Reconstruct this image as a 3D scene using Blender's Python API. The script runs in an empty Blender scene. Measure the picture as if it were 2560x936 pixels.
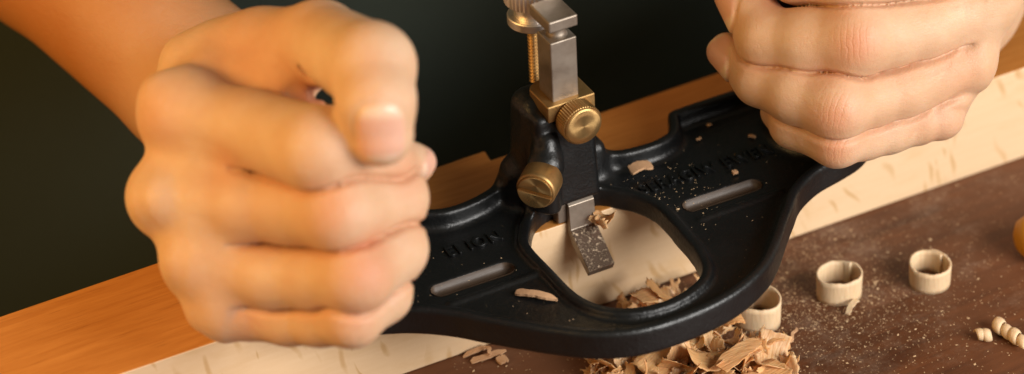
import bpy, math, random
import numpy as np
from mathutils import Vector, Matrix, noise as mnoise

random.seed(7); rng = np.random.default_rng(7)
SC = bpy.context.scene
COL = SC.collection
MM = 0.001                     # everything below is written in millimetres

# ------------------------------------------------------------------ camera
YAW, PITCH, ROLL = math.radians(25.6), math.radians(35.5), math.radians(3.2)
LENS = 110.0
FP = 2560*LENS/36.0
DIST = .12*FP
_r = np.array([math.cos(YAW), -math.sin(YAW), 0])
_u = np.array([math.sin(YAW)*math.sin(PITCH), math.cos(YAW)*math.sin(PITCH), math.cos(PITCH)])
FW = np.array([math.sin(YAW)*math.cos(PITCH), math.cos(YAW)*math.cos(PITCH), -math.sin(PITCH)])
RT = _r*math.cos(ROLL) - _u*math.sin(ROLL)
UP = _u*math.cos(ROLL) + _r*math.sin(ROLL)
CAM = np.array([0, 0, 4.]) - DIST*(FW + RT*((1487-1280)/FP) + UP*((468-590)/FP))

def ray(x, y): return FW + RT*((x-1280)/FP) + UP*((468-y)/FP)
def dep(x, y, d): return CAM + (DIST+d)*ray(x, y)          # a point at depth d beyond the tool's middle
def on(x, y, axis, v):                                     # a point on the plane axis = v
    q = ray(x, y); return CAM + q*((v-CAM[axis])/q[axis])

cd = bpy.data.cameras.new('camera'); cam = bpy.data.objects.new('camera', cd); COL.objects.link(cam)
cd.lens = LENS; cd.sensor_width = 36; cd.clip_start = .01; cd.clip_end = 30
cam.matrix_world = Matrix(((RT[0], UP[0], -FW[0], CAM[0]*MM), (RT[1], UP[1], -FW[1], CAM[1]*MM),
                           (RT[2], UP[2], -FW[2], CAM[2]*MM), (0, 0, 0, 1)))
cd.dof.use_dof = True; cd.dof.focus_distance = (DIST-5)*MM; cd.dof.aperture_fstop = 6.5
SC.camera = cam

# ------------------------------------------------------------------ light
SC.view_settings.view_transform = 'Standard'; SC.view_settings.look = 'None'
SC.view_settings.exposure = 0.0; SC.view_settings.gamma = 1.0
W = bpy.data.worlds.new("World"); SC.world = W; W.use_nodes = True
W.node_tree.nodes['Background'].inputs[0].default_value = (.30, .27, .20, 1)
W.node_tree.nodes['Background'].inputs[1].default_value = .55

def area(name, loc, target, size, power, color, sy=None):
    ld = bpy.data.lights.new(name, 'AREA'); ld.energy = power; ld.color = color; ld.size = size*MM
    if sy: ld.shape = 'RECTANGLE'; ld.size_y = sy*MM
    o = bpy.data.objects.new(name, ld); COL.objects.link(o)
    o.location = Vector(loc)*MM
    o.rotation_euler = (Vector(target)-Vector(loc)).to_track_quat('-Z', 'Y').to_euler()
    return o
area('window_light', (390, -780, 420), (40, 0, 10), 640, 16.5, (1.0, .97, .93), 520)
area('warm_lamp', (-580, 40, 350), (-90, 30, 10), 380, 4.6, (1.0, .56, .16))

# ------------------------------------------------------------------ object helpers
def obj(name, V, F, mats, parent=None, origin=None, smooth=True, midx=None, attrs=None):
    V = np.asarray(V, float)
    if origin is None: origin = np.zeros(3)
    origin = np.asarray(origin, float)
    me = bpy.data.meshes.new(name)
    if isinstance(F, np.ndarray):
        n = F.shape[1]
        me.vertices.add(len(V)); me.vertices.foreach_set('co', ((V-origin)*MM).astype(np.float32).ravel())
        me.loops.add(F.size); me.loops.foreach_set('vertex_index', F.astype(np.int32).ravel())
        me.polygons.add(len(F)); me.polygons.foreach_set('loop_start', np.arange(0, F.size, n, dtype=np.int32))
        me.update(calc_edges=True)
    else:
        me.from_pydata([tuple(v) for v in (V-origin)*MM], [], [tuple(f) for f in F]); me.update()
    if not isinstance(mats, (list, tuple)): mats = [mats]
    for m in mats: me.materials.append(m)
    if midx is not None: me.polygons.foreach_set('material_index', np.asarray(midx, dtype=np.int32))
    me.polygons.foreach_set('use_smooth', np.full(len(me.polygons), bool(smooth)))
    if attrs:
        for k, v in attrs.items():
            a = me.attributes.new(k, 'FLOAT', 'POINT'); a.data.foreach_set('value', np.asarray(v, np.float32))
    me.validate(); me.update()
    o = bpy.data.objects.new(name, me); COL.objects.link(o)
    o.location = Vector(origin)*MM
    if parent is not None:
        o.parent = parent
        q = parent; wl = Vector((0, 0, 0))
        while q is not None: wl += q.location; q = q.parent
        o.location = Vector(origin)*MM - wl
    return o

def tag(o, label=None, cat=None, group=None, kind=None):
    if label: o['label'] = label
    if cat: o['category'] = cat
    if group: o['group'] = group
    if kind: o['kind'] = kind
    return o

def empty(name, loc):
    o = bpy.data.objects.new(name, None); COL.objects.link(o); o.location = Vector(loc)*MM
    o.empty_display_size = .01
    return o

def bevel(o, w, seg=2, ang=30):
    m = o.modifiers.new('bevel', 'BEVEL'); m.width = w*MM; m.segments = seg
    m.limit_method = 'ANGLE'; m.angle_limit = math.radians(ang)
    return o

def box_vf(x0, x1, y0, y1, z0, z1):
    V = [(x0,y0,z0),(x1,y0,z0),(x1,y1,z0),(x0,y1,z0),(x0,y0,z1),(x1,y0,z1),(x1,y1,z1),(x0,y1,z1)]
    F = [(3,2,1,0),(4,5,6,7),(0,1,5,4),(1,2,6,5),(2,3,7,6),(3,0,4,7)]
    return V, F

def lathe(profile, n=48, axis=(0,0,1), at=(0,0,0), knurl=None):
    """profile: (radius, height, knurled) from bottom to top; closed by its ends at radius 0"""
    ax = Vector(axis).normalized(); q = Vector((0,0,1)).rotation_difference(ax)
    V, F = [], []
    for pr in profile:
        r, h = pr[0], pr[1]; kn = pr[2] if len(pr) > 2 else 0
        for i in range(n):
            rr = r + (kn if (i % 2) else 0)
            t = 2*math.pi*i/n
            V.append(tuple(q @ Vector((rr*math.cos(t), rr*math.sin(t), h)) + Vector(at)))
    for j in range(len(profile)-1):
        for i in range(n):
            a, b = j*n+i, j*n+(i+1) % n
            F.append((a, b, b+n, a+n))
    F.append(tuple(range(n-1, -1, -1))); k = (len(profile)-1)*n; F.append(tuple(range(k, k+n)))
    return V, F

# ------------------------------------------------------------------ materials
class NT:
    def __init__(s, name):
        s.m = bpy.data.materials.new(name); s.m.use_nodes = True; s.t = s.m.node_tree
        s.b = s.t.nodes['Principled BSDF']; s.out = s.t.nodes['Material Output']
    def n(s, typ, **kw):
        nd = s.t.nodes.new(typ)
        for k, v in kw.items():
            if k.startswith('i_'):
                nd.inputs[k[2:].replace('_', ' ')].default_value = v
            else: setattr(nd, k, v)
        return nd
    def l(s, a, b): s.t.links.new(a, b)
    def coord(s, scale=(1,1,1), rot=(0,0,0)):
        c = s.n('ShaderNodeTexCoord'); mp = s.n('ShaderNodeMapping'); mp.inputs['Scale'].default_value = scale
        mp.inputs['Rotation'].default_value = rot
        s.l(c.outputs['Object'], mp.inputs['Vector']); return mp.outputs[0]
    def noise(s, vec, scale, detail=4, rough=.55, dist=0):
        nd = s.n('ShaderNodeTexNoise'); nd.inputs['Scale'].default_value = scale; nd.inputs['Detail'].default_value = detail
        nd.inputs['Roughness'].default_value = rough; nd.inputs['Distortion'].default_value = dist
        s.l(vec, nd.inputs['Vector']); return nd.outputs['Fac']
    def ramp(s, fac, stops):
        r = s.n('ShaderNodeValToRGB'); e = r.color_ramp.elements
        while len(e) < len(stops): e.new(.5)
        for q, (p, c) in zip(e, stops): q.position = p; q.color = (c, c, c, 1) if isinstance(c, (int, float)) else (*c, 1)
        s.l(fac, r.inputs[0]); return r.outputs[0]
    def mix(s, fac, a, b, mode='MIX'):
        m = s.n('ShaderNodeMix', data_type='RGBA', blend_type=mode)
        for k, v in ((0, fac), (6, a), (7, b)):
            if hasattr(v, 'is_linked'): s.l(v, m.inputs[k])
            else: m.inputs[k].default_value = v if k == 0 else (*v, 1)
        return m.outputs[2]
    def math(s, op, a, b=0, c=0):
        m = s.n('ShaderNodeMath', operation=op)
        for k, v in ((0, a), (1, b), (2, c)):
            if hasattr(v, 'is_linked'): s.l(v, m.inputs[k])
            else: m.inputs[k].default_value = v
        return m.outputs[0]
    def attr(s, name): return s.n('ShaderNodeAttribute', attribute_name=name).outputs['Fac']
    def bump(s, h, dist, strength=1, prev=None):
        b = s.n('ShaderNodeBump'); b.inputs['Distance'].default_value = dist*MM; b.inputs['Strength'].default_value = strength
        s.l(h, b.inputs['Height'])
        if prev is not None: s.l(prev, b.inputs['Normal'])
        return b.outputs[0]
    def set(s, **kw):
        for k, v in kw.items():
            inp = s.b.inputs[k.replace('_', ' ')]
            if hasattr(v, 'is_linked'): s.l(v, inp)
            else: inp.default_value = (*v, 1) if isinstance(v, tuple) and len(v) == 3 and inp.type == 'RGBA' else v
        return s

def mat_iron(rough, spec, bump_mm, col=(.0045,.0047,.0049), scale=900):
    k = NT('black_japanned_iron'); v = k.coord()
    n1 = k.noise(v, scale, 3); n2 = k.noise(v, 120, 3)
    r = k.ramp(n2, [(.3, rough-.05), (.7, rough+.10)])
    dust = k.ramp(k.noise(v, 240, 6, .7), [(.62, 0.0), (.80, .22)])
    c = k.mix(dust, col, (.045,.036,.028))
    k.set(Base_Color=c, Roughness=r, Specular_IOR_Level=spec, Normal=k.bump(n1, bump_mm))
    return k.m
M_IRON = mat_iron(.36, .5, .17)
M_IRON_SM = mat_iron(.30, .45, .03)

def mat_metal(name, col, rough, dirt=(.1,.06,.03), dirt_amt=.5, brushed=None, concentric=False):
    k = NT(name); v = k.coord(brushed or (1,1,1))
    n = k.noise(v, 300 if brushed else 140, 5)
    d = k.ramp(k.noise(k.coord(), 130, 5, .6), [(.40, 0.), (.72, dirt_amt)])
    c = k.mix(d, col, dirt)
    k.set(Base_Color=c, Metallic=.92, Roughness=k.ramp(n, [(.3, rough-.06), (.7, rough+.12)]), Normal=k.bump(n, .02))
    return k.m
M_BRASS = mat_metal('aged_brass', (.44,.27,.105), .42, (.25,.11,.04), .5)
M_BRASS_FACE = mat_metal('turned_brass', (.66,.42,.17), .30, (.45,.25,.09), .25)
M_STEEL = mat_metal('ground_steel', (.33,.28,.23), .50, (.15,.105,.07), .55)
M_CHROME = mat_metal('plated_steel', (.75,.70,.66), .36, (.3,.24,.18), .3)
tg = M_BRASS_FACE.node_tree.nodes.new('ShaderNodeTangent'); tg.direction_type = 'RADIAL'; tg.axis = 'Y'
M_BRASS_FACE.node_tree.links.new(tg.outputs[0], M_BRASS_FACE.node_tree.nodes['Principled BSDF'].inputs['Tangent'])
M_BRASS_FACE.node_tree.nodes['Principled BSDF'].inputs['Anisotropic'].default_value = .8
k = NT('dusty_blade_steel'); v = k.coord()
ds = k.ramp(k.noise(v, 900, 5, .75), [(.50, 0.), (.60, .85)])
k.set(Base_Color=k.mix(ds, (.13,.085,.06), (.55,.41,.28)), Metallic=k.math('MULTIPLY', k.math('SUBTRACT', 1., ds), .75),
      Roughness=k.math('ADD', .35, k.math('MULTIPLY', ds, .5)), Normal=k.bump(ds, .25))
M_FOOT = k.m
k = NT('worn_groove_metal'); v = k.coord((1, 6, 1))
k.set(Base_Color=k.mix(k.noise(v, 150, 4), (.035,.020,.010), (.085,.052,.032)), Metallic=.0, Roughness=.50, Normal=k.bump(k.noise(v, 500, 3), .05))
M_GROOVE = k.m

# oiled orange top and pale sawn side of the beech board
k = NT('oiled_board_top'); v = k.coord((1, 14, 14), (0, 0, .012)); v1 = k.coord((1, 5, 5))
g = k.noise(v, 45, 6, .6, .4); g2 = k.noise(v1, 10, 3)
flk = k.ramp(k.noise(k.coord((1, 22, 22)), 70, 3), [(.60, 0.), (.72, .5)])
c = k.mix(k.ramp(g, [(.3, 0.), (.7, 1.)]), (.42,.160,.032), (.56,.245,.060))
c = k.mix(k.math('MULTIPLY', g2, .55), c, (.33,.11,.016)); c = k.mix(flk, c, (.22,.07,.012))
k.set(Base_Color=c, Roughness=.30, Specular_IOR_Level=.45, Coat_Weight=.15, Coat_Roughness=.12, Normal=k.bump(g, .05))
M_TOP = k.m
def mat_beech(name, base, dark, fleck, cell=26, amt=.8):
    k = NT(name)
    tc = k.n('ShaderNodeTexCoord')
    nz = k.n('ShaderNodeTexNoise'); nz.inputs['Scale'].default_value = 30; nz.inputs['Detail'].default_value = 2
    k.l(tc.outputs['Object'], nz.inputs['Vector'])
    mx = k.n('ShaderNodeMix', data_type='RGBA', blend_type='LINEAR_LIGHT'); mx.inputs[0].default_value = .012
    k.l(tc.outputs['Object'], mx.inputs[6]); k.l(nz.outputs['Color'], mx.inputs[7])
    mr = k.n('ShaderNodeMapping'); mr.inputs['Rotation'].default_value = (0, .32, 0)
    mp = k.n('ShaderNodeMapping'); mp.inputs['Scale'].default_value = (290, 1, 56)
    k.l(mx.outputs[2], mr.inputs['Vector']); k.l(mr.outputs[0], mp.inputs['Vector'])
    sx = k.n('ShaderNodeSeparateXYZ'); cx_ = k.n('ShaderNodeCombineXYZ'); k.l(mp.outputs[0], sx.inputs[0]); k.l(sx.outputs[0], cx_.inputs[0]); k.l(sx.outputs[2], cx_.inputs[1])
    vo = k.n('ShaderNodeTexVoronoi', feature='F1', voronoi_dimensions='2D'); vo.inputs['Scale'].default_value = 1.0; vo.inputs['Randomness'].default_value = 1
    k.l(cx_.outputs[0], vo.inputs['Vector'])
    sel = k.n('ShaderNodeSeparateColor'); k.l(vo.outputs['Color'], sel.inputs[0])      # only some of the cells carry a fleck
    dv = k.math('DIVIDE', vo.outputs['Distance'], k.math('ADD', .45, k.math('MULTIPLY', sel.outputs[1], 1.0)))
    dv = k.math('ADD', dv, k.math('MULTIPLY', k.math('SUBTRACT', k.noise(k.coord(), 700, 3), .5), .12))
    fl = k.ramp(dv, [(.10, amt), (.30, 0.)])
    fl = k.math('MULTIPLY', fl, k.ramp(sel.outputs[0], [(.45, 0.), (.75, 1.)]))
    g = k.noise(k.coord((1, 10, 10)), 60, 5, .6)
    fine = k.noise(k.coord((1, 1, 1)), 1400, 2)
    c = k.mix(k.ramp(g, [(.3, 0.), (.7, .55)]), base, dark)
    c = k.mix(k.math('MULTIPLY', fine, .25), c, dark)
    pt = k.ramp(k.noise(k.coord((1, 1, 2.2)), 38, 4, .6), [(.52, 0.), (.74, .45)]); c = k.mix(pt, c, (.56,.34,.145))
    c = k.mix(fl, c, fleck)
    k.set(Base_Color=c, Roughness=.55, Specular_IOR_Level=.3, Normal=k.bump(fine, .03))
    return k.m
M_PALE = mat_beech('pale_beech', (.70,.50,.31), (.64,.435,.25), (.50,.29,.115), amt=.7)
k = NT('thin_beech_shaving'); v = k.coord((1, 8, 1)); v2 = k.coord((1, 1, 14))
g = k.noise(v, 180, 4, .6)
oi = k.n('ShaderNodeObjectInfo')
base = k.mix(oi.outputs['Random'], (.76,.50,.30), (.68,.36,.14))
k.set(Base_Color=k.mix(k.ramp(g, [(.35, 0.), (.62, .85)]), base, (.50,.235,.085)), Roughness=.55, Normal=k.bump(g, .35),
      Subsurface_Weight=.3, Subsurface_Radius=(1.0,.5,.25), Subsurface_Scale=.0012)
M_SHAV = k.m
k = NT('pale_curl_wood'); v = k.coord((1, 1, .15))
g = k.noise(v, 900, 4, .6)
k.set(Base_Color=k.mix(k.ramp(g, [(.35, 0.), (.7, .6)]), (.68,.50,.31), (.54,.35,.19)), Roughness=.6, Normal=k.bump(g, .15),
      Subsurface_Weight=.2, Subsurface_Radius=(1.0,.5,.25), Subsurface_Scale=.001)
M_CURL = k.m
k = NT('dark_stained_table'); v = k.coord((1.2, 10, 1), (0, 0, -.35)); w = k.coord()
g = k.noise(v, 22, 6, .62, .5); bl = k.noise(w, 14, 5, .6)
c = k.mix(k.ramp(g, [(.3, 0.), (.7, 1.)]), (.048,.014,.005), (.128,.042,.014))
c = k.mix(k.ramp(bl, [(.42, 0.), (.7, .7)]), c, (.16,.060,.024))
c = k.mix(k.ramp(k.noise(k.coord((3, 9, 1), (0, 0, .5)), 9, 7, .7), [(.56, 0.), (.72, .45)]), c, (.24,.125,.075))
# powdered wood lies thickest to the right of the tool
sep = k.n('ShaderNodeSeparateXYZ'); k.l(w, sep.inputs[0])
_pc = on(2060, 650, 2, -36); cx, cy = (_pc[0]-50)*MM, (_pc[1]+200)*MM      # measured from the bench's own origin
dd = k.math('SQRT', k.math('ADD', k.math('POWER', k.math('SUBTRACT', sep.outputs[0], cx), 2), k.math('POWER', k.math('MULTIPLY', k.math('SUBTRACT', sep.outputs[1], cy), 1.3), 2)))
near = k.ramp(k.math('MULTIPLY', dd, 8.0), [(.10, 1.), (.80, .12)])
pw = k.ramp(k.noise(w, 60, 9, .78), [(.50, 0.), (.64, 1.)]); sp = k.ramp(k.noise(w, 700, 4, .8), [(.50, 0.), (.64, 1.)])
powder = k.math('MULTIPLY', near, k.math('MULTIPLY', pw, k.math('ADD', .28, k.math('MULTIPLY', sp, .6))))
c = k.mix(powder, c, (.36,.24,.16))
k.set(Base_Color=c, Roughness=k.math('ADD', k.ramp(bl, [(.3, .42), (.7, .58)]), k.math('MULTIPLY', powder, .4)), Specular_IOR_Level=.4,
      Normal=k.bump(g, .10, 1, k.bump(powder, .3)))
M_TABLE = k.m
def plain(name, col, rough=.6, bump_scale=None, bump_mm=.1, spec=.4, var=.3):
    k = NT(name); v = k.coord()
    n = k.noise(v, bump_scale or 200, 4)
    k.set(Base_Color=k.mix(k.math('MULTIPLY', n, var), col, tuple(q*.5 for q in col)), Roughness=rough, Specular_IOR_Level=spec, Normal=k.bump(n, bump_mm))
    return k.m
M_APRON = plain('dark_green_canvas', (.027,.033,.025), .85, 700, .3, .15)
M_FLOOR = plain('dark_floor', (.02,.019,.013), .8, 40, .5, .2)
M_YELLOW = plain('yellow_plastic', (.55,.24,.012), .45, 60, .05, .4, .3)
M_CHIP = plain('pale_wood_chip', (.64,.37,.20), .6, 500, .2, .3, .6)
M_KNOB = plain('dark_wooden_knob', (.06,.025,.012), .35, 90, .05)
M_CRUMB = plain('wood_crumb', (.62,.42,.24), .7, 500, .1, .3, .4)

# skin
k = NT('skin'); v = k.coord()
red = k.attr('red'); nail = k.attr('nail'); wu = k.attr('wrinkle_u'); ww = k.attr('wrinkle_w'); lun = k.attr('lunula')
mot = k.noise(v, 55, 4, .6); fine = k.noise(v, 1500, 3, .6)
c = k.mix(k.ramp(mot, [(.3, 0.), (.72, 1.)]), (.60,.40,.26), (.53,.315,.18))
c = k.mix(k.ramp(k.noise(v, 24, 3, .5), [(.45, 0.), (.70, .35)]), c, (.53,.25,.125))
c = k.mix(k.attr('tan'), c, (.37,.135,.030))  # dim orange light on the forearm, put into the skin colour
c = k.mix(k.math('MULTIPLY', red, .9), c, (.52,.185,.088))
wn = k.noise(v, 170, 3, .6)
ph = k.math('ADD', k.math('MULTIPLY', wu, 3.3), k.math('MULTIPLY', wn, 9.0))
wr = k.ramp(k.math('ADD', k.math('MULTIPLY', k.math('SINE', ph), .5), .5), [(.0, 0.), (.30, 1.)])
wr2 = k.math('MULTIPLY', k.math('SUBTRACT', 1., wr), ww)
c = k.mix(k.math('MULTIPLY', wr2, .14), c, (.42,.17,.075))
nc = k.mix(lun, (.60,.335,.24), (.66,.47,.34))
c = k.mix(nail, c, nc)
vor = k.n('ShaderNodeTexVoronoi', feature='DISTANCE_TO_EDGE'); vor.inputs['Scale'].default_value = 1300; k.l(v, vor.inputs['Vector'])
cell = k.ramp(vor.outputs['Distance'], [(0., 0.), (.12, 1.)])
b1 = k.bump(k.math('MULTIPLY', k.math('ADD', fine, k.math('MULTIPLY', cell, .5)), k.math('SUBTRACT', 1., nail)), .08)
med = k.noise(v, 330, 4, .65)
b1 = k.bump(k.math('MULTIPLY', med, k.math('SUBTRACT', 1., nail)), .20, 1, b1)
b2 = k.bump(k.math('MULTIPLY', k.math('MULTIPLY', wr2, k.math('ADD', med, .3)), -1.), .10, 1, b1)
k.set(Base_Color=c, Roughness=k.math('SUBTRACT', k.ramp(mot, [(.3, .44), (.7, .54)]), k.math('MULTIPLY', nail, .18)),
      Specular_IOR_Level=.42, Subsurface_Weight=.35, Subsurface_Radius=(1.0,.35,.16), Subsurface_Scale=.0022, Normal=b2)
M_SKIN = k.m

# ------------------------------------------------------------------ distance-field modelling
class Field:
    def __init__(s, lo, hi, h):
        s.lo = np.array(lo, float); s.h = h
        s.n = np.ceil((np.array(hi)-s.lo)/h).astype(int)+1
        s.a = np.full(s.n, 60., np.float32)
    def win(s, lo, hi):
        i0 = np.clip(np.floor((np.array(lo)-s.lo)/s.h).astype(int), 0, s.n); i1 = np.clip(np.ceil((np.array(hi)-s.lo)/s.h).astype(int)+1, 0, s.n)
        return tuple(slice(a, b) for a, b in zip(i0, i1))
    def grid(s, w):
        return [((np.arange(q.start, q.stop)*s.h+l).astype(np.float32)).reshape([-1 if j == i else 1 for j in range(3)]) for i, (q, l) in enumerate(zip(w, s.lo))]
    def smin(s, w, d, k):
        a = s.a[w]
        if k <= 0: s.a[w] = np.minimum(a, d); return
        h = np.maximum(k-np.abs(a-d), 0)/k
        s.a[w] = np.minimum(a, d) - h*h*k*.25
    def ssub(s, w, d, k):
        a = s.a[w]; d = -d
        h = np.maximum(k-np.abs(a-d), 0)/max(k, 1e-6)
        s.a[w] = np.maximum(a, d) + h*h*k*.25
    def capsule(s, p, q, r0, r1, k=0, sub=False, sq=None):
        p, q = np.array(p, float), np.array(q, float); R = max(r0, r1)+k+2.5*s.h+.5
        w = s.win(np.minimum(p, q)-R, np.maximum(p, q)+R); X, Y, Z = s.grid(w)
        if s.a[w].size == 0: return
        ba = q-p; L = float(ba@ba)+1e-9
        t = np.clip(((X-p[0])*ba[0]+(Y-p[1])*ba[1]+(Z-p[2])*ba[2])/L, 0, 1)
        d = np.sqrt((X-p[0]-t*ba[0])**2+(Y-p[1]-t*ba[1])**2+(Z-p[2]-t*ba[2])**2) - (r0+(r1-r0)*t)
        (s.ssub if sub else s.smin)(w, d.astype(np.float32), k)
    def merge(s, g, k, crease=None, cw=1.0):
        df = np.abs(s.a-g.a)
        h = np.maximum(k-df, 0)/k
        s.a = np.minimum(s.a, g.a) - h*h*k*.25
        if crease is not None:
            s.a += crease*np.exp(-(df/cw)**2)
            if not hasattr(s, 'c'): s.c = np.zeros_like(s.a)
            s.c = np.maximum(s.c, (crease*np.exp(-(df/3.2)**2)*(np.abs(s.a) < 5)).astype(np.float32))
        s.a = s.a.astype(np.float32)
    def mesh(s):
        f = s.a; ins = f < 0
        nx, ny, nz = f.shape
        # cells that hold a crossing
        cs = ins[:-1,:-1,:-1].astype(np.int8)
        tot = np.zeros((nx-1, ny-1, nz-1), np.int8)
        for i in (0,1):
            for j in (0,1):
                for l in (0,1): tot += ins[i:nx-1+i, j:ny-1+j, l:nz-1+l]
        act = (tot > 0) & (tot < 8)
        idx = np.argwhere(act); ids = np.full(act.shape, -1, np.int32); ids[act] = np.arange(len(idx))
        acc = np.zeros((len(idx), 3)); cnt = np.zeros(len(idx))
        c = [(i,j,l) for i in (0,1) for j in (0,1) for l in (0,1)]
        val = {o: f[idx[:,0]+o[0], idx[:,1]+o[1], idx[:,2]+o[2]] for o in c}
        for o in c:
            for ax in range(3):
                if o[ax] == 0:
                    o2 = tuple(1 if q == ax else o[q] for q in range(3))
                    a, b = val[o], val[o2]; m = (a < 0) != (b < 0)
                    t = np.where(m, a/np.where(m, a-b, 1), 0)
                    pt = np.array(o, float)[None]+np.zeros((len(idx), 3)); pt[:, ax] += t
                    acc[m] += pt[m]; cnt[m] += 1
        V = s.lo + s.h*(idx + acc/cnt[:, None])
        Fs = []
        for ax in range(3):
            sl0 = [slice(1, -1)]*3; sl0[ax] = slice(0, -1); sl1 = list(sl0); sl1[ax] = slice(1, None)
            a, b = ins[tuple(sl0)], ins[tuple(sl1)]
            e = np.argwhere(a != b); 
            if not len(e): continue
            inside0 = a[tuple(e.T)]
            base = e.copy(); o1, o2 = (ax+1) % 3, (ax+2) % 3
            base[:, o1] += 1; base[:, o2] += 1
            def cid(d1, d2):
                q = base.copy(); q[:, o1] -= d1; q[:, o2] -= d2; return ids[q[:,0], q[:,1], q[:,2]]
            quad = np.stack([cid(1,1), cid(0,1), cid(0,0), cid(1,0)], 1)
            quad[~inside0] = quad[~inside0][:, ::-1]
            Fs.append(quad)
        return V, np.concatenate(Fs)

def relax(V, F, it):
    E = np.concatenate([F[:, [0,1]], F[:, [1,2]], F[:, [2,3]], F[:, [3,0]]]); n = len(V)
    cnt = np.bincount(E[:,0], minlength=n)+np.bincount(E[:,1], minlength=n)
    for i in range(it):
        for lam in (.5, -.52):
            A = np.stack([np.bincount(E[:,0], V[E[:,1], c], n)+np.bincount(E[:,1], V[E[:,0], c], n) for c in range(3)], 1)/cnt[:, None]
            V = V+lam*(A-V)
    return V

def catmull(P, m=6, closed=True):
    P = np.array(P, float); n = len(P); out = []
    for i in range(n if closed else n-1):
        a, b, c, d = (P[(i-1) % n], P[i], P[(i+1) % n], P[(i+2) % n]) if closed else (P[max(i-1,0)], P[i], P[i+1], P[min(i+2,n-1)])
        for t in np.arange(m)/m:
            out.append(.5*((2*b)+(c-a)*t+(2*a-5*b+4*c-d)*t*t+(3*b-a-3*c+d)*t**3))
    return np.array(out)

def poly_sdf(P, X, Y):
    d = np.full(np.broadcast(X, Y).shape, 1e9); sgn = np.ones_like(d); n = len(P)
    for i in range(n):
        a, b = P[i], P[i-1]
        ex, ey = b-a; wx, wy = X-a[0], Y-a[1]
        t = np.clip((wx*ex+wy*ey)/(ex*ex+ey*ey+1e-12), 0, 1)
        d = np.minimum(d, (wx-ex*t)**2+(wy-ey*t)**2)
        c1 = Y >= a[1]; c2 = Y < b[1]; c3 = ex*wy > ey*wx
        flip = (c1 & c2 & c3) | (~c1 & ~c2 & ~c3)
        sgn = np.where(flip, -sgn, sgn)
    return (sgn*np.sqrt(d)).astype(np.float32)

# ================================================================== SETTING
V, F = box_vf(-1500, 1500, -1200, 1800, -880, -860)
tag(obj('floor', V, F, M_FLOOR, smooth=False), kind='structure')
V, F = box_vf(-420, 520, -460, 74, -66, -36)
o = bevel(obj('workbench', V, F, M_TABLE, origin=(50, -200, -66), smooth=False), 1.5)
tag(o, 'dark red-brown workbench top strewn with sawdust under the beech board', 'workbench')

# beech board: slightly tapering, with a shallow notch cut in its back edge
def board():
    xs = [-240, -19.5, -17.2, 17, 19, 300]
    fy = lambda x: 16.25-(x+115)*(2.65/258); by = lambda x: 60.2+(x+168)*(2.2/248)
    top = [(-240, fy(-240)), (300, fy(300)), (300, by(300)), (24, by(24)), (24, by(24)-5.0), (-6.2, by(-6)-5.0), (-5.6, by(-6)+.6), (-240, by(-240))]
    n = len(top); V = [(x, y, 0) for x, y in top]+[(x, y, -35.9) for x, y in top]
    F = [tuple(range(n)), tuple(range(2*n-1, n-1, -1))]+[(i, n+i, n+(i+1) % n, (i+1) % n) for i in range(n)]
    mi = [0]+[1]*(n+1)
    o = obj('wooden_board', V, F, [M_TOP, M_PALE], origin=(0, 38, -35.9), smooth=False, midx=mi)
    bevel(o, .5, 2)
    tag(o, 'long beech board with orange oiled top and pale flecked side under the plane', 'board')
board()

# ================================================================== ROUTER PLANE
rp = empty('router_plane', (2, 0, 0))
tag(rp, 'black cast iron router plane with brass screws and steel blade on the beech board', 'router plane')

front = [(-86.8,-2.6),(-78.4,-5.2),(-69.5,-9.0),(-62.3,-13.7),(-55.8,-19.5),(-50.5,-25.5),(-43.0,-33.4),(-36.0,-40.4),(-26.6,-48.3),(-15.4,-53.4),(-2.2,-54.9),(11.5,-53.9),(22.6,-50.9),(33.4,-45.3),(41.4,-38.3),(48.7,-30.4),(55.1,-23.9),(61.4,-17.7),(71.0,-12.6),(81.2,-10.2),(89.5,-7.7)]
right = [(96,-3),(100,5),(102,15),(100,27),(93,36),(82,38.8),(72,39.1),(60,39.3),(50.5,39.2),(47.2,38.2),(44.8,33.5),(42.6,30.0),(38.8,28.2),(33.5,27.6),(25.4,28.6),(18.9,32.1),(12,36),(4,38)]
left = [(-4,38),(-11.7,36.1),(-16.8,32.8),(-22.7,30.5),(-29.8,29.2),(-36,29.6),(-40.9,32.3),(-44,37),(-48,39),(-60,39.3),(-75,39),(-87,36),(-95,27),(-98,15),(-96,4)]
OUT = catmull(front+right+left, 4)
MOUTH = catmull([(.3,-39.8),(-8.7,-37.8),(-15.2,-32.6),(-18.6,-24),(-19.2,-10.4),(-19.4,3),(-16.9,9),(-12,15.5),(-5,18.5),(9,18.5),(15.5,13),(19.2,8),(21.6,0),(21.0,-14),(20.2,-24.5),(17,-33.5),(9.6,-38.2)], 4)

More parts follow.
